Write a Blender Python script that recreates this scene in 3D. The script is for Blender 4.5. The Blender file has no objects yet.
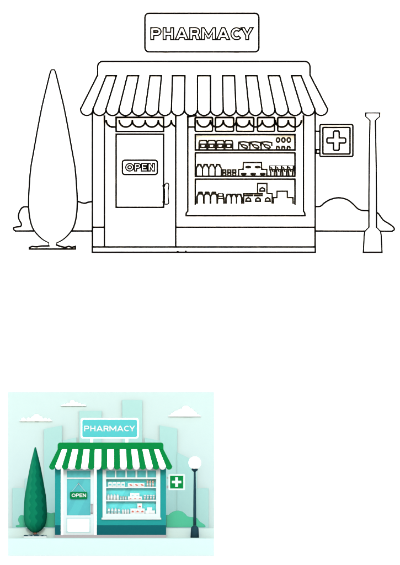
import bpy, bmesh, math, random
from mathutils import Vector
from mathutils.geometry import tessellate_polygon
random.seed(3)
S = bpy.context.scene
COL = S.collection
M = 0.025                      # metres per drawing unit
PI = math.pi

# ---------------------------------------------------------------- materials
F = (5.65, 5.25, 4.9)         # light falling on an upright, sun-facing face (linear, after exposure)
def lin(c):
    c /= 255.0
    return c / 12.92 if c <= 0.04045 else ((c + 0.055) / 1.055) ** 2.4
def newmat(name, col, rough=0.9, spec=0.0, var=0.0, scale=6.0, gloss=0.0):
    m = bpy.data.materials.new(name); m.use_nodes = True
    nt = m.node_tree; b = nt.nodes['Principled BSDF']
    b.inputs['Roughness'].default_value = rough
    b.inputs['Specular IOR Level'].default_value = spec
    b.inputs['Base Color'].default_value = (*col, 1)
    if var > 0:
        tc = nt.nodes.new('ShaderNodeTexCoord'); nz = nt.nodes.new('ShaderNodeTexNoise')
        nz.inputs['Scale'].default_value = scale; nz.inputs['Detail'].default_value = 3
        mx = nt.nodes.new('ShaderNodeMix'); mx.data_type = 'RGBA'
        mx.inputs['A'].default_value = (*[c * (1 - var) for c in col], 1)
        mx.inputs['B'].default_value = (*[min(1, c * (1 + var)) for c in col], 1)
        nt.links.new(tc.outputs['Object'], nz.inputs['Vector'])
        nt.links.new(nz.outputs['Fac'], mx.inputs['Factor'])
        nt.links.new(mx.outputs['Result'], b.inputs['Base Color'])
    return m
def paint(name, r, g, b, **k):
    return newmat(name, tuple(min(0.92, lin(v) / f) for v, f in zip((r, g, b), F)), **k)

PAPER = newmat('white_paint', (0.9, 0.9, 0.9))
INK = newmat('black_ink', (0.0008, 0.0008, 0.0008))
V = 0.012
C = {
 'white': PAPER,
 'bg': paint('pale_mint', 226, 251, 249),
 'ground': paint('mint_ground', 223, 249, 246),
 'ground_shadow': paint('mint_ground_shadow', 200, 240, 234),
 'city': paint('city_mint', 195, 243, 237),
 'hedge': paint('hedge_green', 94, 211, 170, var=V),
 'green': paint('awning_green', 14, 143, 70, var=V),
 'wall': paint('teal_wall', 42, 165, 163, var=V),
 'base': paint('dark_teal', 24, 107, 115, var=V),
 'step': paint('grey_step', 198, 192, 196),
 'cyan': paint('cyan_panel', 96, 212, 214, var=V),
 'pane': paint('cyan_glass', 92, 205, 210, rough=0.5, spec=0.03),
 'streak': paint('cyan_reflection', 86, 194, 202, rough=0.5, spec=0.03),
 'room': paint('cyan_interior', 114, 246, 252),
 'leaf': paint('pale_door', 234, 249, 251),
 'line': paint('mint_bead', 205, 238, 238),
 'frame': paint('window_white', 238, 252, 252),
 'open': paint('open_green', 12, 135, 78),
 'metal': paint('grey_metal', 176, 172, 176),
 'lamp': paint('lamp_slate', 43, 77, 90),
 'lampdark': paint('lamp_slate_dark', 33, 63, 76),
 'globe': newmat('globe_white', (0.9, 0.9, 0.9), rough=0.4, spec=0.3),
 'trunk': paint('trunk_brown', 142, 92, 74),
 'soil': paint('soil_slate', 52, 84, 96),
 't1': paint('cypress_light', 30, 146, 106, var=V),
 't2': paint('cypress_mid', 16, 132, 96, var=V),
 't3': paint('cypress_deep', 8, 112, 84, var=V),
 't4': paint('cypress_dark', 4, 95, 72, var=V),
 'ware': paint('ware_white', 250, 254, 254),
 'ware2': paint('ware_shade', 222, 246, 248),
 'tag': paint('ware_teal', 120, 214, 220),
 'reflection': paint('interior_reflection', 104, 230, 237),
 'stripe': paint('valance_shaded_white', 241, 238, 240),  # white of the valance stripes, its shade mixed into the colour
 'red': paint('red_mark', 228, 118, 106),
 'tan': paint('tan_cap', 232, 190, 172),
}
g = bpy.data.materials.new('clear_glass'); g.use_nodes = True
nt = g.node_tree; nt.nodes.clear()
o_ = nt.nodes.new('ShaderNodeOutputMaterial'); mx = nt.nodes.new('ShaderNodeMixShader')
tr = nt.nodes.new('ShaderNodeBsdfTransparent'); gl = nt.nodes.new('ShaderNodeBsdfGlossy')
gl.inputs['Roughness'].default_value = 0.15; mx.inputs[0].default_value = 0.0008
tr.inputs['Color'].default_value = (0.99, 1, 1, 1)
nt.links.new(tr.outputs[0], mx.inputs[1]); nt.links.new(gl.outputs[0], mx.inputs[2]); nt.links.new(mx.outputs[0], o_.inputs[0])
C['glass'] = g

# ---------------------------------------------------------------- two sets: the big white one, the small coloured one
class Ctx:
    def __init__(s, k, ox, oy, Y0, ink): s.k, s.ox, s.oy, s.Y0, s.ink = k, ox, oy, Y0, ink
    def p(s, x, y, Y=0.0):
        return Vector(((x * s.k + s.ox - 200) * M, s.Y0 + Y * s.k, (282.5 - (y * s.k + s.oy)) * M))
BIG = Ctx(1, 0, 0, 0, True)
SMALL = Ctx(0.4985, 8.95, 412.0, -7.7, False)
RAW = Ctx(1, 0, 0, -7.7, False)     # same small set, coordinates given directly
T = BIG

class G:
    """collects shapes into one mesh"""
    def __init__(s): s.bm = bmesh.new(); s.mats = []
    def mi(s, m):
        if T.ink and m is not INK and m is not C['glass']: m = PAPER
        if m not in s.mats: s.mats.append(m)
        return s.mats.index(m)
    def face(s, vs, i, smooth=False):
        try: f = s.bm.faces.new(vs)
        except ValueError: return
        f.material_index = i; f.smooth = smooth
    def loft(s, rings, m, cap=True, smooth=False):
        i = s.mi(m); R = [[s.bm.verts.new(p) for p in r] for r in rings]; n = len(R[0])
        for a, b in zip(R, R[1:]):
            for j in range(n): s.face([a[j], a[(j + 1) % n], b[(j + 1) % n], b[j]], i, smooth)
        if cap: s.face(R[0][::-1], i); s.face(R[-1], i)
        return s
    def prism(s, pts, Yf, Yb, m=PAPER, cham=0.0, cd=0.0):
        if cham:
            inn = inset(pts, cham)
            rings = [[T.p(x, y, Yf) for x, y in inn], [T.p(x, y, Yf + cd) for x, y in pts], [T.p(x, y, Yb) for x, y in pts]]
        else: rings = [[T.p(x, y, Y) for x, y in pts] for Y in (Yf, Yb)]
        return s.loft(rings, m)
    def box(s, x0, y0, x1, y1, Yf, Yb, m=PAPER): return s.prism([(x0, y0), (x1, y0), (x1, y1), (x0, y1)], Yf, Yb, m)
    def lathe(s, prof, cx, Yc, m=PAPER, n=32, top=True, bands=None):
        rings = []
        for r, y in prof:
            rings.append([T.p(cx + r * math.cos(a), y, Yc + r * M * math.sin(a)) for a in (2 * PI * j / n for j in range(n))])
        if not bands: return s.loft(rings, m, smooth=True)
        i0 = len(s.bm.faces); s.loft(rings, m, smooth=True); s.bm.faces.ensure_lookup_table()
        k = i0
        for q in range(len(rings) - 1):
            for j in range(n):
                s.bm.faces[k].material_index = s.mi(bands(j / n, (prof[q][1] + prof[q + 1][1]) / 2)); k += 1
        return s
    def ink(s, pts, closed=False, Y=0.0, w=1.25, d=0.012):
        """a thin raised black bar along the given drawing points; a point may carry its own depth"""
        if not T.ink: return s
        w = w + 0.68
        P = [(q[0], q[1], q[2] if len(q) > 2 else Y) for q in pts]
        Q = [P[0]]
        for q in P[1:]:
            if abs(q[0] - Q[-1][0]) + abs(q[1] - Q[-1][1]) > 0.02: Q.append(q)
        if closed and abs(Q[0][0] - Q[-1][0]) + abs(Q[0][1] - Q[-1][1]) < 0.02: Q.pop()
        P = Q; n = len(P)
        if n < 2: return s
        L, R = [], []
        for i in range(n):
            a = P[i - 1] if (closed or i > 0) else None
            b = P[(i + 1) % n] if (closed or i < n - 1) else None
            def un(u, v):
                dx, dy = v[0] - u[0], v[1] - u[1]; l = math.hypot(dx, dy); return dx / l, dy / l
            d1 = un(a, P[i]) if a else un(P[i], b); d2 = un(P[i], b) if b else d1
            tx, ty = d1[0] + d2[0], d1[1] + d2[1]; l = math.hypot(tx, ty)
            if l < 0.2: tx, ty, l = d1[0], d1[1], 1
            tx, ty = tx / l, ty / l; nx, ny = -ty, tx
            c = max(0.45, abs(nx * -d1[1] + ny * d1[0]))
            h = w / 2 / c
            ex = ey = 0
            if not closed and i == 0: ex, ey = -d1[0] * w * .4, -d1[1] * w * .4
            if not closed and i == n - 1: ex, ey = d1[0] * w * .4, d1[1] * w * .4
            L.append((P[i][0] + nx * h + ex, P[i][1] + ny * h + ey, P[i][2])); R.append((P[i][0] - nx * h + ex, P[i][1] - ny * h + ey, P[i][2]))
        rings = []
        for l_, r_ in zip(L, R):
            rings.append([T.p(l_[0], l_[1], l_[2] - d), T.p(r_[0], r_[1], r_[2] - d), T.p(r_[0], r_[1], r_[2] + 0.006), T.p(l_[0], l_[1], l_[2] + 0.006)])
        if closed:
            i = s.mi(INK); R_ = [[s.bm.verts.new(p) for p in r] for r in rings]
            for q in range(n):
                a, b = R_[q], R_[(q + 1) % n]
                for j in range(4): s.face([a[j], a[(j + 1) % 4], b[(j + 1) % 4], b[j]], i)
        else: s.loft(rings, INK)
        return s
    def rect(s, x0, y0, x1, y1, Y, w=1.25): return s.ink([(x0, y0), (x1, y0), (x1, y1), (x0, y1)], True, Y, w)
    def rib(s, prof, cx, Yc, w=1.25):
        if not T.ink: return s
        return s.ink([(cx - r - .85, y) for r, y in prof] + [(cx + r + .85, y) for r, y in prof[::-1]], True, Yc, w, 0.006)
    def done(s, name, parent=None, loc=None):
        bmesh.ops.recalc_face_normals(s.bm, faces=s.bm.faces)
        base = Vector(parent['_w']) if parent is not None else (loc or Vector((0, 0, 0)))
        if parent is None and loc is None:
            xs = [v.co for v in s.bm.verts]
            base = Vector(((min(v.x for v in xs) + max(v.x for v in xs)) / 2, (min(v.y for v in xs) + max(v.y for v in xs)) / 2, min(v.z for v in xs)))
        me = bpy.data.meshes.new(name)
        for v in s.bm.verts: v.co -= base
        s.bm.to_mesh(me); s.bm.free()
        for m in s.mats: me.materials.append(m)
        o = bpy.data.objects.new(name, me); COL.objects.link(o)
        if parent is not None: o.parent = parent
        else: o.location = base
        o['_w'] = list(base)
        return o

def inset(pts, d):
    n = len(pts); ar = sum(pts[i][0] * pts[(i + 1) % n][1] - pts[(i + 1) % n][0] * pts[i][1] for i in range(n))
    sg = 1 if ar > 0 else -1; out = []
    for i in range(n):
        a, b, c = pts[i - 1], pts[i], pts[(i + 1) % n]
        d1 = (b[0] - a[0], b[1] - a[1]); d2 = (c[0] - b[0], c[1] - b[1])
        l1 = math.hypot(*d1) or 1; l2 = math.hypot(*d2) or 1
        n1 = (-d1[1] / l1 * sg, d1[0] / l1 * sg); n2 = (-d2[1] / l2 * sg, d2[0] / l2 * sg)
        mx_, my_ = n1[0] + n2[0], n1[1] + n2[1]; l = math.hypot(mx_, my_) or 1
        mx_, my_ = mx_ / l, my_ / l; c_ = max(0.5, mx_ * n1[0] + my_ * n1[1])
        out.append((b[0] + mx_ * d / c_, b[1] + my_ * d / c_))
    return out
def rrect(x0, y0, x1, y1, r, n=6):
    out = []
    for cx, cy, a0 in ((x1 - r, y0 + r, -90), (x1 - r, y1 - r, 0), (x0 + r, y1 - r, 90), (x0 + r, y0 + r, 180)):
        for j in range(n + 1):
            a = math.radians(a0 + 90 * j / n); out.append((cx + r * math.cos(a), cy + r * math.sin(a)))
    return out
def arc(cx, cy, rx, ry, a0, a1, n=12):
    return [(cx + rx * math.cos(math.radians(a0 + (a1 - a0) * j / n)), cy + ry * math.sin(math.radians(a0 + (a1 - a0) * j / n))) for j in range(n + 1)]
def smooth(pts, n=5, closed=False):
    out = []; N = len(pts)
    for i in range(N - (0 if closed else 1)):
        g_ = (lambda q: pts[q % N]) if closed else (lambda q: pts[max(0, min(N - 1, q))])
        p0, p1, p2, p3 = g_(i - 1), g_(i), g_(i + 1), g_(i + 2)
        for j in range(n):
            t = j / n
            out.append(tuple(0.5 * (2 * p1[d] + (p2[d] - p0[d]) * t + (2 * p0[d] - 5 * p1[d] + 4 * p2[d] - p3[d]) * t * t + (3 * p1[d] - p0[d] - 3 * p2[d] + p3[d]) * t ** 3) for d in (0, 1)))
    if not closed: out.append(pts[-1])
    return out
def tag(o, label, cat, group=None, kind=None):
    if label: o['label'] = label
    if cat: o['category'] = cat
    if group: o['group'] = group
    if kind: o['kind'] = kind
    return o
def thing(name, x, y, Y, label, cat, group=None):
    o = bpy.data.objects.new(name, None); COL.objects.link(o); o.location = T.p(x, y, Y); o['_w'] = list(o.location)
    o.empty_display_size = 0.1
    return tag(o, label, cat, group)

def glyph(ch, W, H, t):
    """outer contour and holes of a geometric capital, W wide, H high, stroke t"""
    hb = H * 0.64; R = hb / 2
    if ch == 'P':
        return [[(0, 0), (W - R, 0)] + arc(W - R, R, R, R, -90, 90, 8) + [(t, hb), (t, H), (0, H)], [(t, t), (W - R, t)] + arc(W - R, R, R - t, R - t, -90, 90, 6)[1:] + [(t, hb - t)]]
    if ch == 'R':
        V_ = W * 0.95
        return [[(0, 0), (V_ - R, 0)] + arc(V_ - R, R, R, R, -90, 50, 7) + [(W, H), (W - 1.3 * t, H), (V_ - R - .2 * t, hb), (t, hb), (t, H), (0, H)], [(t, t), (V_ - R, t)] + arc(V_ - R, R, R - t, R - t, -90, 90, 6)[1:] + [(t, hb - t)]]
    if ch == 'H':
        m = H / 2; return [[(0, 0), (t, 0), (t, m - t / 2), (W - t, m - t / 2), (W - t, 0), (W, 0), (W, H), (W - t, H), (W - t, m + t / 2), (t, m + t / 2), (t, H), (0, H)]]
    if ch == 'A':
        k = W / 2 - .55 * t; f = lambda y: 1.15 * t + k * (1 - y / H); yb = .82 * H; yt = yb - .95 * t; ya = H * (1 - (W / 2 - 1.15 * t) / k)
        return [[(0, H), (k, 0), (W - k, 0), (W, H), (W - 1.15 * t, H), (W - f(yb), yb), (f(yb), yb), (1.15 * t, H)], [(W / 2, ya), (W - f(yt), yt), (f(yt), yt)]]
    if ch == 'M':
        return [[(0, H), (0, 0), (.85 * t, 0), (W / 2, .60 * H), (W - .85 * t, 0), (W, 0), (W, H), (W - t, H), (W - t, .40 * H), (W / 2 + .35 * t, .86 * H), (W / 2 - .35 * t, .86 * H), (t, .40 * H), (t, H)]]
    if ch == 'C':
        c, d = .55 * W, H / 2
        return [arc(c, d, c, d, 315, 45, 20) + arc(c, d, c - t, d - t, 48, 312, 16)]
    if ch == 'Y':
        return [[(0, 0), (1.15 * t, 0), (W / 2, .42 * H), (W - 1.15 * t, 0), (W, 0), (W / 2 + t / 2, .64 * H), (W / 2 + t / 2, H), (W / 2 - t / 2, H), (W / 2 - t / 2, .64 * H)]]
    if ch == 'O':
        return [arc(W / 2, H / 2, W / 2, H / 2, 0, 345, 23), arc(W / 2, H / 2, W / 2 - t, H / 2 - t, 0, 340, 17)]
    if ch == 'E':
        m = H / 2; return [[(0, 0), (W, 0), (W, t), (t, t), (t, m - t * .45), (W * .9, m - t * .45), (W * .9, m + t * .45), (t, m + t * .45), (t, H - t), (W, H - t), (W, H), (0, H)]]
    if ch == 'N':
        return [[(0, H), (0, 0), (t, 0), (W - t, H - 1.7 * t), (W - t, 0), (W, 0), (W, H), (W - t, H), (t, 1.7 * t), (t, H)]]
def letters(G_, text, boxes, y0, y1, Yf, depth, m, t=2.4, w=1.0):
    """solid raised capitals standing in their boxes of the drawing, outlined when inked"""
    for ch, (a, b) in zip(text, boxes):
        cs = [[(a + x, y0 + y) for x, y in c] for c in glyph(ch, b - a, y1 - y0, t)]
        flat = [p for c in cs for p in c]
        vf = [G_.bm.verts.new(T.p(x, y, Yf)) for x, y in flat]; vb = [G_.bm.verts.new(T.p(x, y, Yf + depth)) for x, y in flat]
        i = G_.mi(m)
        for q in tessellate_polygon([[Vector((x, y, 0)) for x, y in c] for c in cs]):
            G_.face([vf[k] for k in q], i); G_.face([vb[k] for k in q][::-1], i)
        o = 0
        for c in cs:
            n = len(c)
            for k in range(n): G_.face([vf[o + k], vf[o + (k + 1) % n], vb[o + (k + 1) % n], vb[o + k]], i)
            o += n; G_.ink(c, True, Yf, w)

# ---------------------------------------------------------------- the setting
def world_box(g_, x0, x1, y0, y1, z0, z1, m):
    i = g_.mi(m); v = [g_.bm.verts.new((x, y, z)) for x in (x0, x1) for y in (y0, y1) for z in (z0, z1)]
    for q in ((0, 1, 3, 2), (4, 6, 7, 5), (0, 4, 5, 1), (2, 3, 7, 6), (0, 2, 6, 4), (1, 5, 7, 3)): g_.face([v[k] for k in q], i)
zt = lambda py: (282.5 - py) * M
g1 = G(); i = g1.mi(PAPER)
prof = [(0.75, zt(232.3)), (6.0, zt(232.3)), (6.0, -11), (-60, -11), (-60, -9.2), (-8.8, -9.2), (-8.8, zt(556.2)), (-2.5, zt(556.2)), (-2.5, zt(253.4)), (0.75, zt(253.4))]
ra = [g1.bm.verts.new((-45, y, z)) for y, z in prof]; rb = [g1.bm.verts.new((45, y, z)) for y, z in prof]
for j in range(len(prof)): g1.face([ra[j], ra[(j + 1) % len(prof)], rb[(j + 1) % len(prof)], rb[j]], i)
g1.face(ra, i); g1.face(rb[::-1], i)
tag(g1.done('ground', loc=Vector((0, 0, 0))), 'plain white stepped ground carrying both pharmacy scenes', 'ground', kind='structure')
g1 = G(); world_box(g1, -45, 45, 6.02, 6.3, -11, 16, PAPER)
tag(g1.done('sky', loc=Vector((0, 0, 0))), 'plain white sky behind the outlined pharmacy', 'sky', kind='structure')

T = RAW
g1 = G(); g1.box(8, 391.8, 214.2, 556, 5.0, 5.15, C['bg'])
tag(g1.done('sky'), 'pale mint sky panel behind the coloured pharmacy', 'sky', kind='structure')
g1 = G()
q = [(-0.55, 556), (-0.55, 538.4), (0.2, 538.4), (0.2, 528.2), (4.999, 528.2), (4.999, 556)]
g1.loft([[T.p(x, y, Y) for Y, y in q] for x in (8, 214.2)], C['ground'])
tag(g1.done('ground'), 'pale mint ground under the coloured pharmacy', 'ground', kind='structure')
g1 = G(); g1.box(15.5, 537.9, 206, 538.39, -0.5, 0.19, C['ground_shadow'])  # the shop's ground shadow, laid in as a thin darker slab
tag(g1.done('shadow'), 'thin painted strip of mint pavement under the coloured pharmacy', 'shadow', kind='structure')

# ---------------------------------------------------------------- cypress
def cypress(label):
    r = thing('cypress_tree', 52.7, 249, 0, label, 'tree')
    cx = 52.9
    L = [(1.0, 70.6), (2.2, 74), (5.4, 87), (8.8, 101), (11.2, 112), (14.6, 130), (18.6, 152.5), (21.3, 168), (22.9, 187.5), (23.5, 203), (22.6, 216), (19.8, 227), (15, 234), (9.6, 239), (4.3, 242)]
    L = smooth([(a, b) for a, b in L], 3)
    if not T.ink:
        L = smooth(L, 4)
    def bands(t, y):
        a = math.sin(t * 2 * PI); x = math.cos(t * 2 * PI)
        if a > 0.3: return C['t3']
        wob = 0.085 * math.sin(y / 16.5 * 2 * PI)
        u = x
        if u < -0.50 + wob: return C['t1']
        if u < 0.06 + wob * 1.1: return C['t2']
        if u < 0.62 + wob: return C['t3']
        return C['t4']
    gc = G()
    if T.ink: gc.lathe(L, cx, 0); gc.rib([(.5, 69.9)] + L[1:], cx, 0, 1.3)
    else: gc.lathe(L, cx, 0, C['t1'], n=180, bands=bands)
    gc.done('crown', r)
    gt = G(); tp = [(3.7, 240.5), (3.5, 244), (4.2, 246.8)]
    gt.lathe(tp, cx - 0.2, 0, C['trunk'], n=20)
    gt.ink([(49.0, 241.6), (49.1, 245.9)], Y=0); gt.ink([(56.4, 241.8), (56.2, 245)], Y=0)
    gt.done('trunk', r)
    gs = G()
    top = [(29.3, 249.2), (29.3, 247.6), (32, 246.4), (37, 246.8), (41, 246.0), (49, 245.9), (56.2, 244.9), (60.5, 246.4), (65, 247.4), (68.7, 246.3), (72, 247.2), (75.3, 246.4), (75.4, 249.2)]
    gs.prism(top, -0.3, 0.3, C['soil'])
    gs.ink(top[:6], Y=-0.3); gs.ink(top[6:], Y=-0.3); gs.ink([(29.3, 249.0), (75.4, 249.0)], Y=-0.32)
    if not T.ink:
        for x, w_ in ((38, 5), (47, 3), (60, 4), (69, 5)): gs.box(x, 247.9, x + w_, 248.7, -0.31, -0.3, C['ware2'])
    else: gs.box(50, 244.2, 55.4, 248.4, -0.318, -0.3, PAPER)
    gs.done('soil_bed', r)
    gp = G(); gp.box(29.3, 249.25, 75.4, 252.7, -0.32, 0.32, C['frame']); gp.done('planter_slab', r)

# ---------------------------------------------------------------- street lamp
def lamp(label, globe):
    r = thing('street_lamp', 372.7, 252.7, -0.3, label, 'street lamp')
    cx, Y = 372.7, -0.3
    pole = [(1.9, 120.4), (2.3, 140), (2.7, 165), (3.0, 193.5), (3.0, 227.5)]
    base = [(3.0, 227.6), (4.2, 228.6), (7.2, 231.8), (7.8, 236), (8.6, 252.5)]
    cap = [(6.4, 113.7), (6.3, 116.4), (3.6, 118.6), (1.9, 120.6)]
    a = G().lathe(pole, cx, Y, C['lamp'], n=24)
    for sx in (-1, 1): a.ink([(cx + sx * (p[0] + .75), p[1]) for p in pole], Y=Y)
    a.done('pole', r)
    a = G().lathe(base, cx, Y, C['lamp'], n=24)
    a.ink([(cx - p[0] - .7, p[1]) for p in base] + [(cx + p[0] + .7, p[1]) for p in base[::-1]], Y=Y); a.ink([(364, 252.4), (381.4, 252.4)], Y=Y - 0.22); a.done('base', r)
    a = G().lathe(cap, cx, Y, C['lampdark'], n=24)
    a.ink([(cx - p[0] - .6, p[1] - (.5 if p is cap[0] else 0)) for p in cap[::-1]] + [(cx + p[0] + .6, p[1] - (.5 if p is cap[0] else 0)) for p in cap], Y=Y); a.done('collar', r)
    if globe:
        pr = [(max(0.05, 12.6 * math.sin(PI * j / 20)), 102.0 - 12.6 * math.cos(PI * j / 20)) for j in range(21)]
        G().lathe(pr, cx, Y, C['globe'], n=40).done('lamp_globe', r)

# ---------------------------------------------------------------- hedges
HL = [(29.5, 207.5), (26, 206.7), (22.5, 207.4), (20, 210.5), (18.5, 215), (19, 219.5), (21.3, 223.8), (20.5, 226.3), (17, 226.9), (13.8, 227.6), (13.9, 229.8), (15.5, 231)]
HR = [(315.3, 206.5), (320.4, 206.2), (324, 203.2), (329.7, 199.7), (338.2, 197.7), (346.7, 199.4), (352.4, 203.4), (358, 208.8), (362.9, 210.5), (368.8, 210.8), (377, 212.5), (380.7, 216.7), (383.7, 220.4), (389.2, 223.8), (393.5, 227.2), (394.3, 229.7), (392, 231.2)]
def hedge(side, label):
    if side < 0:
        top = smooth(HL, 4)[::-1] + smooth([(29.5, 207.5), (36, 212), (46, 214), (58, 211), (68, 204), (74, 201), (78.3, 201.5), (82, 202.8), (85, 203.2), (88, 202.2), (92.2, 201.5)], 4)[1:]
        poly = top + [(92.2, 231.2)]
    else:
        top = smooth(HR, 4); poly = [(315.4, 231.2)] + top
    g_ = G(); g_.prism(poly, 0.88, 1.5, C['hedge'], cham=0.5, cd=0.05)
    if T.ink:
        g_.ink(top, Y=0.875); g_.ink([top[0] if side < 0 else top[-1], (92 if side < 0 else 315.5, 231.0)], Y=0.875)
    o = g_.done('hedge'); tag(o, label, 'hedge')

# ---------------------------------------------------------------- the shop
def shop(label):
    r = thing('pharmacy_shop', 203.8, 252.7, 0, label, 'shop')
    W, B = C['wall'], C['base']
    g_ = G()
    g_.box(92.4, 88, 315.2, 246.6, 0.45, 2.3, W); g_.box(99, 75.2, 308.5, 87.99, 0.45, 2.3, W)
    for b in ((92.4, 88, 104.2, 227.2), (104.2, 75.2, 175.7, 110), (175.7, 75.2, 187.8, 227.2), (303.5, 88, 315.2, 227.2), (187.8, 75.2, 303.5, 110), (187.8, 213, 303.5, 227.2)):
        g_.box(*b, 0.0, 0.449, W)
    g_.ink([(92.4, 112), (92.4, 252)], Y=0.0); g_.ink([(315.2, 113), (315.2, 252)], Y=0.0)
    g_.ink([(92.4, 116, 2.3), (92.4, 246, 2.3)]); g_.ink([(315.2, 116, 2.3), (315.2, 246, 2.3)])
    g_.done('wall', r)
    g_ = G(); g_.box(92.4, 227.2, 104.2, 246.6, -0.02, 0.449, B); g_.ink([(93, 227.2), (103.3, 227.2)], Y=-0.02); g_.ink([(92.6, 227.2), (92.6, 246.4)], Y=-0.02); g_.done('skirting', r)
    g_ = G(); g_.box(175.7, 227.2, 315.2, 246.6, -0.02, 0.449, B); g_.ink([(177, 227.2), (315.0, 227.2), (315.0, 246.4)], Y=-0.02); g_.done('skirting', r)
    g_ = G(); g_.box(92.0, 246.7, 315.6, 252.6, -0.1, 2.35, C['step']); g_.rect(92.3, 246.9, 315.3, 252.3, -0.1); g_.ink([(177.2, 251.4), (178.2, 251.4)], Y=-0.1, w=.9); g_.ink([(185.4, 251.2), (186.2, 251.2)], Y=-0.1, w=.9); g_.done('step', r)
    g_ = G(); g_.box(99, 62.5, 308.5, 75.1, 0.0, 2.25, C['wall']); g_.done('roof', r)
    # awning
    g_ = G()
    hd = [(97.6, 75), (97.6, 67)] + arc(103, 66.5, 5.4, 5.2, 180, 270, 6) + arc(304.6, 66.5, 5.4, 5.2, 270, 360, 6) + [(310, 75)]
    topx = [97.6, 106.5, 116.5, 127.5, 138.75, 150, 161.5, 172.5, 185, 197.5, 210.5, 222.5, 234.5, 245.6, 257, 268, 279.5, 291.3, 300.8, 310]
    botx = [80.5, 93, 106, 119, 132, 145.3, 158.4, 171.4, 184.4, 197.5, 210.5, 223.2, 236, 249, 262, 275, 288.3, 301.6, 314.8, 327.6]
    Yt, Yb_ = -0.3, -0.65
    for k in range(19):
        m = C['green'] if k % 2 == 0 else C['white']
        a, b, c, d = topx[k], topx[k + 1], botx[k], botx[k + 1]
        g_.loft([[T.p(a, 75, Yt), T.p(b, 75, Yt), T.p(b, 75, Yt + .04), T.p(a, 75, Yt + .04)],
                 [T.p(c, 109, Yb_), T.p(d, 109, Yb_), T.p(d, 109, Yb_ + .04), T.p(c, 109, Yb_ + .04)]], m)
        w2 = (d - c) / 2
        sc = arc((c + d) / 2, 109.3, w2 + .1, 6.4, 0, 180, 12)
        if k % 2: g_.ink([(a, 75.6, Yt - .02), (b, 75.6, Yt - .02)], d=0.02)
        if k: g_.ink([(a, 75, Yt), (c, 109, Yb_)], d=0.02)
    g_.ink([(97.6, 75, Yt), (80.5, 109, Yb_)], d=0.02); g_.ink([(310, 75, Yt), (327.6, 109, Yb_)], d=0.02)
    for xa, xb in ((97.6, 80.5), (310, 327.6)):     # closed ends
        g_.loft([[T.p(xa, 75.02, Yt + .04), T.p(xb, 109, Yb_ + .04), T.p(xb, 109, Yb_ + .06), T.p(xa, 75.02, Yt + .06)],
                 [T.p(xa, 75.02, 0.0), T.p(xb + (12 if xb < 200 else -12), 109, 0.0), T.p(xb + (12 if xb < 200 else -12), 109, 0.02), T.p(xa, 75.02, 0.02)]], C['green'])
    aw = g_.done('awning', r)
    g_ = G()
    for k in range(19):
        m = C['green'] if k % 2 == 0 else C['stripe']; c, d = botx[k], botx[k + 1]; w2 = (d - c) / 2 
        sc = arc((c + d) / 2, 109.3, w2 - 0.02, 6.5, 0, 180, 12)
        g_.prism([(c + .02, 109.02)] + [(d - .02, 109.02)] + sc, Yb_ - .002, Yb_ + .035, m)
        g_.ink([(d, 108.5)] + arc((c + d) / 2, 109.3, w2, 6.2, 0, 180, 12) + [(c, 108.5)], Y=Yb_ - .004)
    g_.done('valance', aw)
    g_ = G(); g_.prism(hd, Yt - 0.03, -0.001, C['green']); g_.ink(hd, Y=Yt - 0.03, w=1.3); g_.done('header', aw)
    def scal(g_, x0, x1, c0, c1):      # edge of the awning's cast shadow, inked across door and window
        pts = [p for p in arc((x0 + x1) / 2, 120.8, (x1 - x0) / 2, 6.2, 180, 0, 14) if c0 <= p[0] <= c1]
        if len(pts) > 1: g_.ink(pts, Y=-0.04, w=1.35)
    # door
    d_ = G(); w = C['white']
    d_.box(104.2, 110, 108.8, 246.6, -0.03, 0.449, w); d_.box(171, 110, 175.7, 246.6, -0.03, 0.449, w); d_.box(108.8, 110, 171, 113.5, -0.03, 0.449, w)
    for b in ((108.8, 113.5, 116, 246.6), (163.6, 113.5, 171, 246.6), (116, 113.5, 163.6, 117.4), (116, 131.5, 163.6, 134.2), (116, 207.3, 163.6, 246.6)):
        d_.box(*b, 0.0, 0.1, C['leaf'])
    d_.ink([(104.4, 116), (104.4, 246)], Y=-0.03); d_.ink([(175.7, 115), (175.7, 246)], Y=-0.03)
    d_.rect(116.1, 117.4, 163.6, 131.4, 0.0); d_.rect(116.1, 134.2, 163.6, 207.3, 0.0)
    if not T.ink:
        d_.box(114.6, 212, 163.8, 242.6, -0.012, 0.0, C['line']); d_.box(118.2, 215.2, 160.8, 239.4, -0.02, -0.012, w)
    scal(d_, 106.3, 119.3, 106, 113.2); d_.ink([(111.5, 127), (116.3, 126.9)], Y=-0.04)
    for k in range(5): scal(d_, 119.3 + 13 * k, 132.3 + 13 * k, 119, 175.4)
    door = d_.done('door', r)
    for n_, (a, b) in (('transom_window', (117.4, 131.5)), ('door_window', (134.2, 207.3))):
        p_ = G(); p_.box(116, a, 163.6, b, 0.05, 0.09, C['pane'])
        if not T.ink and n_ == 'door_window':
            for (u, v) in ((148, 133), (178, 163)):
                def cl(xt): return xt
            p_.prism([(141, 134.2), (152, 134.2), (128, 190), (117, 207.3), (116, 207.3), (116, 196)], 0.047, 0.05, C['streak'])  # diagonal reflections painted onto the door glass as darker bands
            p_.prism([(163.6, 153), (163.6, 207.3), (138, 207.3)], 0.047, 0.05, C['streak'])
        p_.done(n_, door)
    h = G(); m = C['metal']
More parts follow.
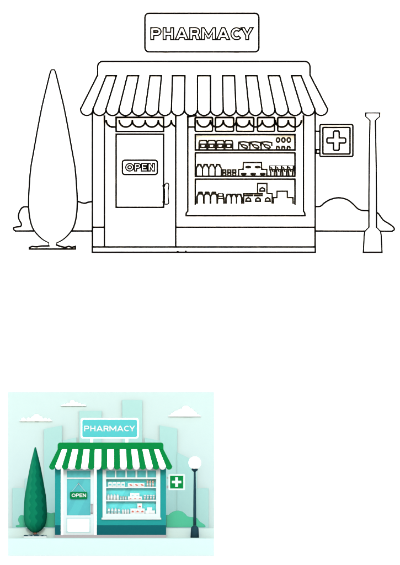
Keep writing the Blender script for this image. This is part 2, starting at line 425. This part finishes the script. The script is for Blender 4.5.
    if T.ink:
        pl = smooth([(163.4, 184.6), (165.2, 184.4), (166, 183.2), (168.2, 183.4), (168.8, 185.5), (168.5, 188), (168.2, 190.5), (168.2, 197.5), (168.5, 199.6), (168.6, 203.4), (165.8, 204.2), (163.6, 203), (164.4, 200.5), (164.6, 197.6), (164.6, 190.5), (164.2, 188)], 3, True)
        h.prism(pl, -0.09, -0.03); h.ink(pl, True, -0.09, 0.7); h.box(165.2, 186, 167.4, 202, -0.03, 0.0)
        h.ink([(162.9, 185.8), (164.6, 186)], Y=-0.09); h.ink([(162.9, 202), (164.6, 202)], Y=-0.09)
    else:
        h.prism(rrect(165, 185, 167.6, 203.6, 1.2), -0.09, -0.06, m); h.box(164.0, 184.4, 168.4, 187.0, -0.06, 0, m); h.box(164.0, 201.4, 168.4, 204, -0.06, 0, m)
    h.done('handle', door)
    # window
    f_ = G(); fr = C['frame']
    PX = [(195.1, 212.5), (215.4, 233.6), (236.5, 253.8), (257.5, 274.6), (277.7, 295.2)]
    f_.box(187.8, 110, 195.0, 212, -0.03, 0.1, fr); f_.box(295.2, 110, 303.5, 212, -0.03, 0.1, fr)
    f_.box(195.0, 110, 295.2, 117.3, -0.03, 0.1, fr); f_.box(195.0, 131.3, 295.2, 134.4, -0.03, 0.1, fr); f_.box(195.0, 204, 295.2, 212, -0.03, 0.1, fr)
    for (a, b), (c, d) in zip(PX, PX[1:]): f_.box(b, 117.3, c, 131.3, -0.03, 0.1, fr)
    f_.ink([(187.8, 116.8), (187.8, 211)], Y=-0.03); f_.ink([(303.5, 116), (303.5, 211)], Y=-0.03)
    for a, b in PX: f_.ink(rrect(a, 117.5, b, 131.3, 1.0, 2), True, -0.03)
    f_.rect(195.2, 134.5, 295, 149.9, -0.03)
    f_.ink([(188.4, 127), (194.6, 127)], Y=-0.04); f_.ink([(188, 115.4), (188, 116.8), (196, 115.5)], Y=-0.04)
    for k in range(8): scal(f_, 197.3 + 13 * k, 210.3 + 13 * k, 190, 301.5)
    for a, b in ((153, 176.3), (179, 204.2)):
        f_.ink([(195.2, a), (195.2, b)], Y=-0.03); f_.ink([(295.0, a), (295.0, b)], Y=-0.03)
    win = f_.done('shop_window', r)
    s_ = G(); s_.box(185.7, 212.01, 305.4, 215.7, -0.09, 0.1, C['frame'])
    s_.ink([(187.8, 211), (186.2, 213), (186, 215.7), (305, 215.7), (304.8, 213), (303.5, 211)], Y=-0.09); s_.done('sill', win)
    k_ = G(); k_.box(187.81, 110.01, 303.49, 212.9, 0.3, 0.448, C['room']); 
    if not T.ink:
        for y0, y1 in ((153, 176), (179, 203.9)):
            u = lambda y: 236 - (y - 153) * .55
            k_.prism([(u(y0), y0), (u(y0) + 12, y0), (u(y1) + 12, y1), (u(y1), y1)], 0.296, 0.3, C['reflection'])  # painted window reflection, a diagonal band on the back panel
    k_.done('back_panel', r)
    for y in (150, 176.3):
        k_ = G(); k_.box(195.01, y, 295.19, y + 2.8, 0.0, 0.299, fr); k_.ink([(195.2, y), (295, y)], Y=0.0); k_.ink([(195.2, y + 2.8), (295, y + 2.8)], Y=0.0)
        k_.done('shelf', win)
    k_ = G(); k_.box(187.82, 204.05, 303.48, 205.4, 0.101, 0.299, fr); k_.done('shelf', win)
    k_ = G()
    for a, b in PX: k_.box(a, 117.3, b, 131.3, 0.04, 0.045, C['pane'] if not T.ink else PAPER)
    k_.done('upper_panes', win)
    k_ = G()
    for a, b in ((134.4, 149.99), (152.81, 176.29), (179.11, 203.99)): k_.box(195.01, a, 295.19, b, -0.02, -0.016, C['glass'])
    k_.done('glass', win)
    return r

PB = [(150.8, 161.0), (163.1, 173.6), (175.2, 188.4), (189.8, 200.2), (201.6, 215.5), (216.7, 229.8), (230.9, 241.3), (241.2, 253.2)]
OB = [(125.7, 133.6), (134.5, 140.6), (141.4, 147.4), (148.2, 154.6)]
def signs(big):
    nm = 'outlined' if big else 'coloured'
    s = thing('roof_sign', 201.8, 61, -0.1, 'white rounded sign with outlined letters PHARMACY above the white awning' if big else 'cyan rounded sign with white letters PHARMACY above the green striped awning', 'sign')
    b = G(); o = rrect(144.9, 13.2, 258.9, 51.9, 4.2)
    if T.ink: b.prism(o, -0.14, 0.0); b.ink(o, True, -0.14, 1.35)
    else:
        b.prism(rrect(144.2, 12.2, 259.8, 53.0, 5), -0.12, 0.0, C['white'])
        b.prism(rrect(146.8, 14.8, 257.2, 50.6, 3.6), -0.14, -0.12, C['cyan'])
    b.done('board', s)
    l = G()
    if T.ink: letters(l, 'PHARMACY', PB, 27.7, 39.7, -0.15, 0.01, C['white'], 2.9, 0.95)
    else: letters(l, 'PHARMACY', PB, 27.5, 38.7, -0.16, 0.02, C['ware'], 2.1)
    l.done('lettering', s)
    for x in (166, 236.5):
        G().box(x - 2.6, 52.0, x + 2.6, 60.9, -0.138, -0.03, C['white']).done('post', s)
    # OPEN sign
    s = thing('open_sign', 139.8, 174.8, -0.03, 'white sign with outlined letters OPEN on the outlined shop door' if big else 'small green sign with white letters OPEN on the coloured shop door', 'sign')
    b = G(); o = rrect(122.4, 160.2, 157.3, 174.4, 2.2, 4)
    b.prism(o, -0.06, -0.03, C['open']); b.ink(o, True, -0.06, 1.25); b.done('board', s)
    l = G()
    if T.ink: letters(l, 'OPEN', OB, 163.5, 171.0, -0.07, 0.01, C['white'], 2.1, 0.85)
    else: letters(l, 'OPEN', OB, 163.6, 170.6, -0.07, 0.01, C['ware'], 1.35)
    l.done('lettering', s)
    if not T.ink:
        st = G(); m = C['ware2']
        for x in (125.5, 154): st.prism([(139.3, 143.4), (140.1, 143.4), (x + .4, 160.2), (x - .4, 160.2)], -0.04, -0.03, m)
        st.box(138.6, 142.6, 140.8, 144.6, -0.045, 0.05, C['metal']); st.done('string', s)
    # cross sign
    s = thing('cross_sign', 336, 157, -0.1, 'square outlined sign with a plus cross on the right wall' if big else 'green square sign with a white cross on the right wall', 'sign')
    b = G(); o = rrect(319.9, 124.6, 352.9, 156.5, 1.2, 3)
    b.prism(o, -0.16, -0.04, C['frame']); b.ink(o, True, -0.16, 1.3)
    inn = rrect(322.9, 127.4, 350.0, 153.9, 0.8, 3) 
    if not T.ink: inn = rrect(323.2, 128.0, 349.6, 153.4, 0.4, 2)
    b.prism(inn, -0.175, -0.16, C['green']); b.ink(inn, True, -0.175, 1.3); b.done('panel', s)
    c = G(); x0, x1, y0, y1, a0, a1, b0, b1 = (326.9, 345.7, 131.0, 150.3, 333.5, 339.2, 137.9, 143.0)
    o = [(a0, y0), (a1, y0), (a1, b0), (x1, b0), (x1, b1), (a1, b1), (a1, y1), (a0, y1), (a0, b1), (x0, b1), (x0, b0), (a0, b0)]
    if T.ink:
        o = [(a0 + .9, y0), (a1 - .9, y0), (a1, y0 + 1), (a1, b0), (x1 - 1, b0), (x1, b0 + 1), (x1, b1 - 1), (x1 - 1, b1), (a1, b1), (a1, y1 - 1), (a1 - .9, y1), (a0 + .9, y1), (a0, y1 - 1), (a0, b1), (x0 + 1, b1), (x0, b1 - 1), (x0, b0 + 1), (x0 + 1, b0), (a0, b0), (a0, y0 + 1)]
    c.prism(o, -0.19, -0.175, C['frame']); c.ink(o, True, -0.19, 1.3); c.done('cross', s)
    for y0_, y1_ in ((131.2, 133.6), (149.6, 153.3)):
        k = G(); k.box(316.3, y0_ - (2 if not big and y0_ > 140 else 0), 319.9, y1_, -0.12, -0.08, C['metal'])
        if y0_ < 140: k.ink([(315.4, y0_), (319.8, y0_)], Y=-0.12)
        else:
            k.ink([(316.2, y0_), (319.8, y0_)], Y=-0.12); k.ink([(315.6, y1_), (319.8, y1_)], Y=-0.12); k.ink([(316.2, y0_), (316, y1_)], Y=-0.12)
        k.done('bracket', s)

# ---------------------------------------------------------------- goods on the shelves
ORD = ['first', 'second', 'third', 'fourth', 'fifth']
def goods(big):
    sh = 'of outlined shop' if big else 'of coloured shop'
    Y = 0.16
    def put(g_, name, label, cat, group): tag(g_.done(name), f'{label} {sh}', cat, f'{group} {sh}')
    def bottle(cx, hw, top, bot, neck=0.42, cap='ware2', n=16):
        h = bot - top
        pr = [(hw * neck * .8, top), (hw * neck, top + .5), (hw * neck, top + h * .14), (hw * .8, top + h * .25), (hw, top + h * .38), (hw, bot - .3), (hw * .92, bot)]
        g_ = G(); g_.lathe(pr[:3], cx, Y, C[cap], n=n); g_.lathe(pr[2:], cx, Y, C['ware'], n=n)
        if T.ink: g_.ink([(cx - r - .4, y) for r, y in pr[::-1]] + [(cx + r + .4, y) for r, y in pr], False, Y - .03, 1.5, 0.006)
        return g_
    # top shelf
    for k in range(4):
        x = 199.1 + 8.55 * k; g_ = G()
        g_.box(x, 142.6, x + 7.9, 149.9, Y - .09, Y + .09, C['ware']); g_.prism([(x, 142.58), (x + .6, 140.6), (x + 7.3, 140.6), (x + 7.9, 142.58)], Y - .09, Y + .09, C['ware'])
        g_.box(x + 1.6, 144, x + 6.4, 147.2, Y - .096, Y - .09, C['tag'])
        g_.ink([(x, 149.8), (x, 142.6), (x + .9, 140.7), (x + 7.2, 140.7), (x + 8, 142.6), (x + 8, 149.8)], Y=Y - .09, w=1.15)
        g_.rect(x + 1.6, 144.2, x + 6.2, 147.3, Y - .096, 1.15)
        put(g_, 'jar', f'{ORD[k]} of four squat jars from left, top shelf', 'jar', 'squat jars on the top shelf')
    for k in range(3):
        x = 238.4 + 11.3 * k; g_ = G()
        g_.box(x, 142.2, x + 10.9, 149.9, Y - .09, Y + .09, C['ware'])
        el = [(x + 6.2 + 3.1 * math.cos(a) , 146.4 + 1.5 * math.sin(a) + .9 * math.cos(a)) for a in (2 * PI * j / 12 for j in range(12))]
        g_.prism(el, Y - .096, Y - .09, C['red']); g_.ink(el, True, Y - .096, 1.05)
        g_.ink([(x + .2, 149.8), (x + .2, 142.2), (x + 5, 141.8), (x + 10.7, 142.4), (x + 10.8, 145.5)], Y=Y - .09, w=1.15)
        g_.ink([(x + .4, 142.4), (x + 3.4, 145.2)], Y=Y - .096, w=1.05)
        put(g_, 'medicine_box', f'{ORD[k]} of three slant-marked boxes from left, top shelf', 'box', 'boxes with a slanted mark on the top shelf')
    for k in range(3):
        cx = 278.0 + 5.4 * k; g_ = G()
        pr = [(1.5, 137.6), (1.9, 138.4), (1.9, 141.9), (1.2, 142.3), (1.2, 143)]; p2 = [(1.2, 143), (2.0, 144), (2.0, 149.9)]
        g_.lathe(pr, cx, Y, C['tan'], n=12); g_.lathe(p2, cx, Y, C['ware'], n=12)
        g_.ink(arc(cx, 140, 1.6, 2.2, 0, 340, 10), True, Y - .05, 1.1); g_.box(cx - 1.2, 146.2, cx + 1.2, 148.2, Y - .055, Y - .045, C['tan'])
        g_.ink([(cx - 1.3, 146.6), (cx + .6, 146.6), (cx + 1.3, 148)], Y=Y - .055, w=1.4); g_.ink([(cx - 1.5, 148.9), (cx - 1.5, 147.6)], Y=Y - .055, w=1.1)
        put(g_, 'vial', f'{ORD[k]} of three capped vials from left, top shelf', 'vial', 'vials on the top shelf')
    # middle shelf
    for k in range(4):
        put(bottle(199.4 + 6.25 * k, 2.7, 164.5, 176.2, .45), 'bottle', f'{ORD[k]} of four pointed bottles from left, middle shelf', 'bottle', 'pointed bottles on the middle shelf')
    for k in range(3):
        cx = 224.3 + 5.0 * k; g_ = G()
        g_.lathe([(1.9, 169.4), (1.9, 171.3)], cx, Y, C['tan'], n=12); g_.lathe([(1.7, 171.3), (2.1, 172), (2.1, 176.2)], cx, Y, C['ware2'], n=12)
        g_.rect(cx - 1.5, 169.8, cx + 1.5, 172.4, Y - .05, 1.1); g_.ink(arc(cx, 174.3, 1.6, 1.5, 180, 540, 8), True, Y - .056, .9)
        put(g_, 'small_jar', f'{ORD[k]} of three tiny jars from left, middle shelf', 'jar', 'tiny jars on the middle shelf')
    bx = [(238.6, 169.3, 247.9), (248.1, 169.3, 257.3), (257.5, 169.3, 266.8), (243.2, 162.5, 252.3), (252.5, 162.5, 261.6)]
    nm = ['left bottom', 'middle bottom', 'right bottom', 'left upper', 'right upper']
    for k, (x, y, x1) in enumerate(bx):
        g_ = G(); hgt = 6.75 if y > 165 else 6.7
        g_.box(x, y, x1, y + hgt, Y - .09, Y + .09, C['ware']); cx = (x + x1) / 2 + .5
        e = arc(cx, y + 4.6, 2.3, .7, 0, 330, 11); g_.prism(e, Y - .096, Y - .09, C['red'] if y > 165 else C['tag']); g_.ink(e, True, Y - .096, 1.1)
        if T.ink:
            if k == 0: g_.ink([(x, 175.8), (x, y), (x1 - 4.6, y)], Y=Y - .09, w=1.15)
            if k == 2: g_.ink([(x1 - 5, y), (x1, y), (x1, 175.4), (x1 + 2, 176)], Y=Y - .09, w=1.15)
            if k == 3: g_.ink([(x, y + 6.6), (x, y), (x1, y)], Y=Y - .09, w=1.15)
            if k == 4: g_.ink([(x - .2, y), (x1, y), (x1, y + 6.6)], Y=Y - .09, w=1.15)
        put(g_, 'medicine_box', f'{nm[k]} box of five stacked boxes, middle shelf', 'box', 'five stacked boxes on the middle shelf')
    for k in range(4):
        cx = 272.6 + 6.0 * k; pr = [(2.5, 166.2), (2.4, 169.5), (1.7, 172), (1.5, 176.2)]; g_ = G()
        g_.lathe(pr, cx, Y, C['ware'], n=14); g_.lathe([(2.55, 168.4), (2.5, 169.8)], cx, Y, C['tag'], n=14)
        g_.ink([(cx - r - .3, y) for r, y in pr[::-1]] + [(cx + r + .3, y) for r, y in pr], False, Y - .03, 1.2, .006); g_.ink([(cx - 2, 169.6), (cx + 2, 169.4)], Y=Y - .064, w=1)
        g_.ink([(cx - 1, 167.6), (cx + .2, 171.4)], Y=Y - .07, w=1)
        put(g_, 'tube', f'{ORD[k]} of four tapering tubes from left, middle shelf', 'tube', 'tapering tubes on the middle shelf')
    # bottom shelf
    for k in range(4):
        cx = 200.4 + 6.75 * k
        g_ = bottle(cx, 2.7, 192.4 if k < 3 else 194.0, 203.9, .5 if k < 3 else .8)
        if k == 3: g_.ink([(cx - 2.5, 198.6), (cx + 2.5, 198.6)], Y=Y - .075, w=1.1); g_.ink([(cx - 2.5, 196.2), (cx + 2.5, 196.2)], Y=Y - .075, w=.9)
        else: g_.ink([(cx - 1.3, 193.8), (cx + 1.3, 193.8)], Y=Y - .06, w=1.1)
        g_.box(cx - 1.5, 198.8, cx + 1.5, 201.5, Y - .078, Y - .06, C['tag'])
        put(g_, 'bottle', f'{ORD[k]} of four capped bottles from left, bottom shelf', 'bottle', 'capped bottles on the bottom shelf')
    for k in range(3):
        put(bottle(228.7 + 5.2 * k, 2.3, 194.4, 203.9, .6, n=12), 'small_bottle', f'{ORD[k]} of three slim bottles from left, bottom shelf', 'bottle', 'slim small bottles on the bottom shelf')
    bx = [(243.6, 193.6, 'left bottom'), (253.3, 193.6, 'middle bottom'), (263.0, 193.6, 'right bottom'), (257.6, 183.5, 'topmost')]
    for k, (x, y, n_) in enumerate(bx):
        g_ = G(); g_.box(x, y, x + 9.4, y + (10.3 if y > 190 else 10.0), Y - .1, Y + .1, C['ware']); cx = x + 4.7
        tri = [(cx - 2.4, y + 7.6), (cx - 2.2, y + 5.4), (cx, y + 4.0), (cx + 2.2, y + 5.4), (cx + 2.4, y + 7.6)]
        g_.prism(tri, Y - .106, Y - .1, C['red']); g_.ink(tri, True, Y - .106, 1.25)
        if T.ink:
            g_.ink([(x, y + (10.1 if k in (0, 2) else 9.8)), (x, y), (x + 9.3, y), (x + 9.3, y + 9.8)] if k in (3,) else ([(x, y + 10), (x, y), (x + 9.4, y)] if k == 0 else [(x, y), (x + 9.2, y)] if k == 1 else [(x + 5, y), (x + 9.2, y), (x + 9.2, y + 10)]), Y=Y - .1, w=1.15)
            if k < 2: g_.ink([(x + 1, y + 2), (x + 9, y + 1.9)], Y=Y - .1, w=1.2)
        put(g_, 'medicine_box', f'{n_} box of four stacked arch-marked boxes, bottom shelf', 'box', 'stacked boxes with an arched mark on the bottom shelf')
    bx = [(273.4, 197.6, 282.8, 'left bottom'), (283.0, 197.6, 292.9, 'right bottom'), (277.0, 191.2, 287.3, 'topmost')]
    for k, (x, y, x1, n_) in enumerate(bx):
        g_ = G(); g_.box(x, y, x1, y + 6.3, Y - .1, Y + .1, C['ware'])
        if k == 0: g_.ink([(x, y + 6.3), (x, y), (x + 3.6, y)], Y=Y - .1, w=1.15)
        if k == 1: g_.ink([(x1 - 5.4, y), (x1, y), (x1, y + 6.3), (x1 + 1.5, y + 6.4)], Y=Y - .1, w=1.15)
        if k == 2: g_.ink([(x, y + 6.2), (x, y), (x1, y), (x1, y + 6.2)], Y=Y - .1, w=1.15)
        put(g_, 'medicine_box', f'{n_} box of three plain stacked boxes, bottom shelf', 'box', 'plain stacked boxes on the bottom shelf')

# ================================================================ build
T = BIG
cypress('tall slender outlined cypress tree left of the white pharmacy')
lamp('outlined street lamp without a globe right of the white pharmacy', False)
hedge(-1, 'low outlined hedge behind the white cypress'); hedge(1, 'low outlined hedge behind the white street lamp')
shop('large white pharmacy shop drawn in black outlines with scalloped awning'); signs(True); goods(True)
T = SMALL
cypress('dark green cypress tree left of the teal pharmacy')
lamp('dark slate street lamp with round white globe right of the teal pharmacy', True)
hedge(-1, 'low green hedge behind the dark green cypress'); hedge(1, 'low rounded green hedge behind the slate street lamp')
shop('small teal pharmacy shop with green and white striped awning'); signs(False); goods(False)

# city behind the coloured shop
T = RAW
B_ = 528.15
city = [
 ([(12.4, 488), (24.8, 488), (24.8, B_), (12.4, B_)], 4.89, 'low flat pale mint block at the left edge'),
 ([(24.8, 478.5), (44, 478.5), (44, B_), (24.8, B_)], 4.92, 'pale mint block behind the cypress crown'),
 ([(44, 429), (62, 425.4), (62, B_), (44, B_)], 4.89, 'pale mint tower with slanted roof between cypress and shop'),
 ([(62.5, 440.6), (76.4, 437.4), (76.4, B_), (62.5, B_)], 4.89, 'pale mint block with slanted roof above the left end of the awning'),
 ([(79.2, 410.8), (101.6, 410.8), (101.6, B_), (79.2, B_)], 4.92, 'pale mint flat tower behind the left half of the cyan sign'),
 ([(122.2, 400), (142.2, 400), (142.2, B_), (122.2, B_)], 4.92, 'tallest pale mint tower behind the right end of the cyan sign'),
 ([(144.8, 437.6), (159.6, 440.8), (159.6, B_), (144.8, B_)], 4.89, 'pale mint block with slanted roof above the right end of the awning'),
 ([(159.6, 425.3), (177.2, 428.6), (177.2, B_), (159.6, B_)], 4.92, 'pale mint tower with slanted roof right of the cyan sign'),
 ([(177.2, 452.3), (197, 462), (197, B_), (177.2, B_)], 4.89, 'pale mint block with slanted roof behind the lamp globe'),
 ([(197.01, 488.2), (208.6, 488.2), (208.6, B_), (197.01, B_)], 4.92, 'low flat pale mint block right of the slate street lamp'),
]
for pts, Y, lab in city:
    g_ = G(); g_.prism(pts, Y, 4.998, C['city']); tag(g_.done('city_building'), lab, 'building', 'pale city buildings behind the coloured shop')
def cloud(x0, x1, y0, y1, lab, blobs):
    g_ = G()
    for u, v, r_ in blobs:      # u along, v height of the centre, r radius, in parts of the cloud's width
        w = x1 - x0; cx = x0 + u * w; cy = y1 - v * w; rr = r_ * w; n = 20
        rings = []; Y = 4.96
        for a in range(0, 10):
            th = max(.02, PI * a / 18); rings.append([T.p(cx + rr * math.sin(th) * math.cos(2 * PI * j / n), cy - rr * math.cos(th), Y + 0.5 * rr * M * math.sin(th) * math.sin(2 * PI * j / n)) for j in range(n)])
        rings.append([T.p(cx + rr * math.cos(2 * PI * j / n), y1 - 0.001 * len(g_.bm.verts) / 100, Y + 0.5 * rr * M * math.sin(2 * PI * j / n)) for j in range(n)])
        g_.loft(rings, C['white'], smooth=True)
    g_.prism([(x0, y1), (x0 + .08 * (x1 - x0), y1 - 1), (x1 - .08 * (x1 - x0), y1 - 1), (x1, y1)], 4.93, 4.998, C['white'])
    tag(g_.done('cloud'), lab, 'cloud', 'white clouds above the coloured shop')
cloud(19.5, 52.2, 414, 421, 'wide bumpy white cloud furthest left above the cypress', [(.12, .03, .07), (.28, .04, .06), (.42, .07, .07), (.52, .11, .10), (.64, .07, .07), (.78, .03, .06), (.9, .02, .05)])
cloud(60.8, 86.3, 400, 405.7, 'small thin white cloud above the roof sign', [(.15, .02, .05), (.28, .05, .06), (.45, .11, .10), (.6, .06, .08), (.74, .05, .05), (.88, .02, .04)])
cloud(168.2, 200.8, 405.6, 416.2, 'tallest white cloud at the upper right', [(.14, .02, .07), (.26, .07, .1), (.38, .12, .10), (.54, .19, .13), (.68, .11, .12), (.8, .06, .08), (.92, .01, .04)])

for o in S.objects:
    if '_w' in o.keys(): del o['_w']

# ---------------------------------------------------------------- camera, light
cam = bpy.data.cameras.new('camera'); co = bpy.data.objects.new('camera', cam); COL.objects.link(co)
cam.type = 'ORTHO'; cam.ortho_scale = 565 * M; cam.clip_end = 300; cam.sensor_fit = 'AUTO'
co.location = (0, -40, 0); co.rotation_euler = (PI / 2, 0, 0); S.camera = co
ELEV = 23.5
su = bpy.data.lights.new('sun', 'SUN'); su.energy = 0.85; su.angle = math.radians(10); su.color = (1, 0.98, 0.955)
so = bpy.data.objects.new('sun', su); COL.objects.link(so); so.rotation_euler = (math.radians(90 - ELEV), 0, 0); so.location = (0, -20, 12)
w = bpy.data.worlds.new('World'); S.world = w; w.use_nodes = True
nt = w.node_tree; bg = nt.nodes['Background']; sk = nt.nodes.new('ShaderNodeTexSky')
sk.sky_type = 'NISHITA'; sk.sun_disc = False; sk.sun_elevation = math.radians(ELEV); sk.sun_rotation = math.radians(180)
sk.air_density = 1.0; sk.dust_density = 2.0; sk.ozone_density = 1.0
nt.links.new(sk.outputs[0], bg.inputs[0]); bg.inputs[1].default_value = 0.15
S.view_settings.view_transform = 'Standard'; S.view_settings.look = 'None'; S.view_settings.gamma = 1; S.view_settings.use_curve_mapping = False
S.view_settings.exposure = 2.2
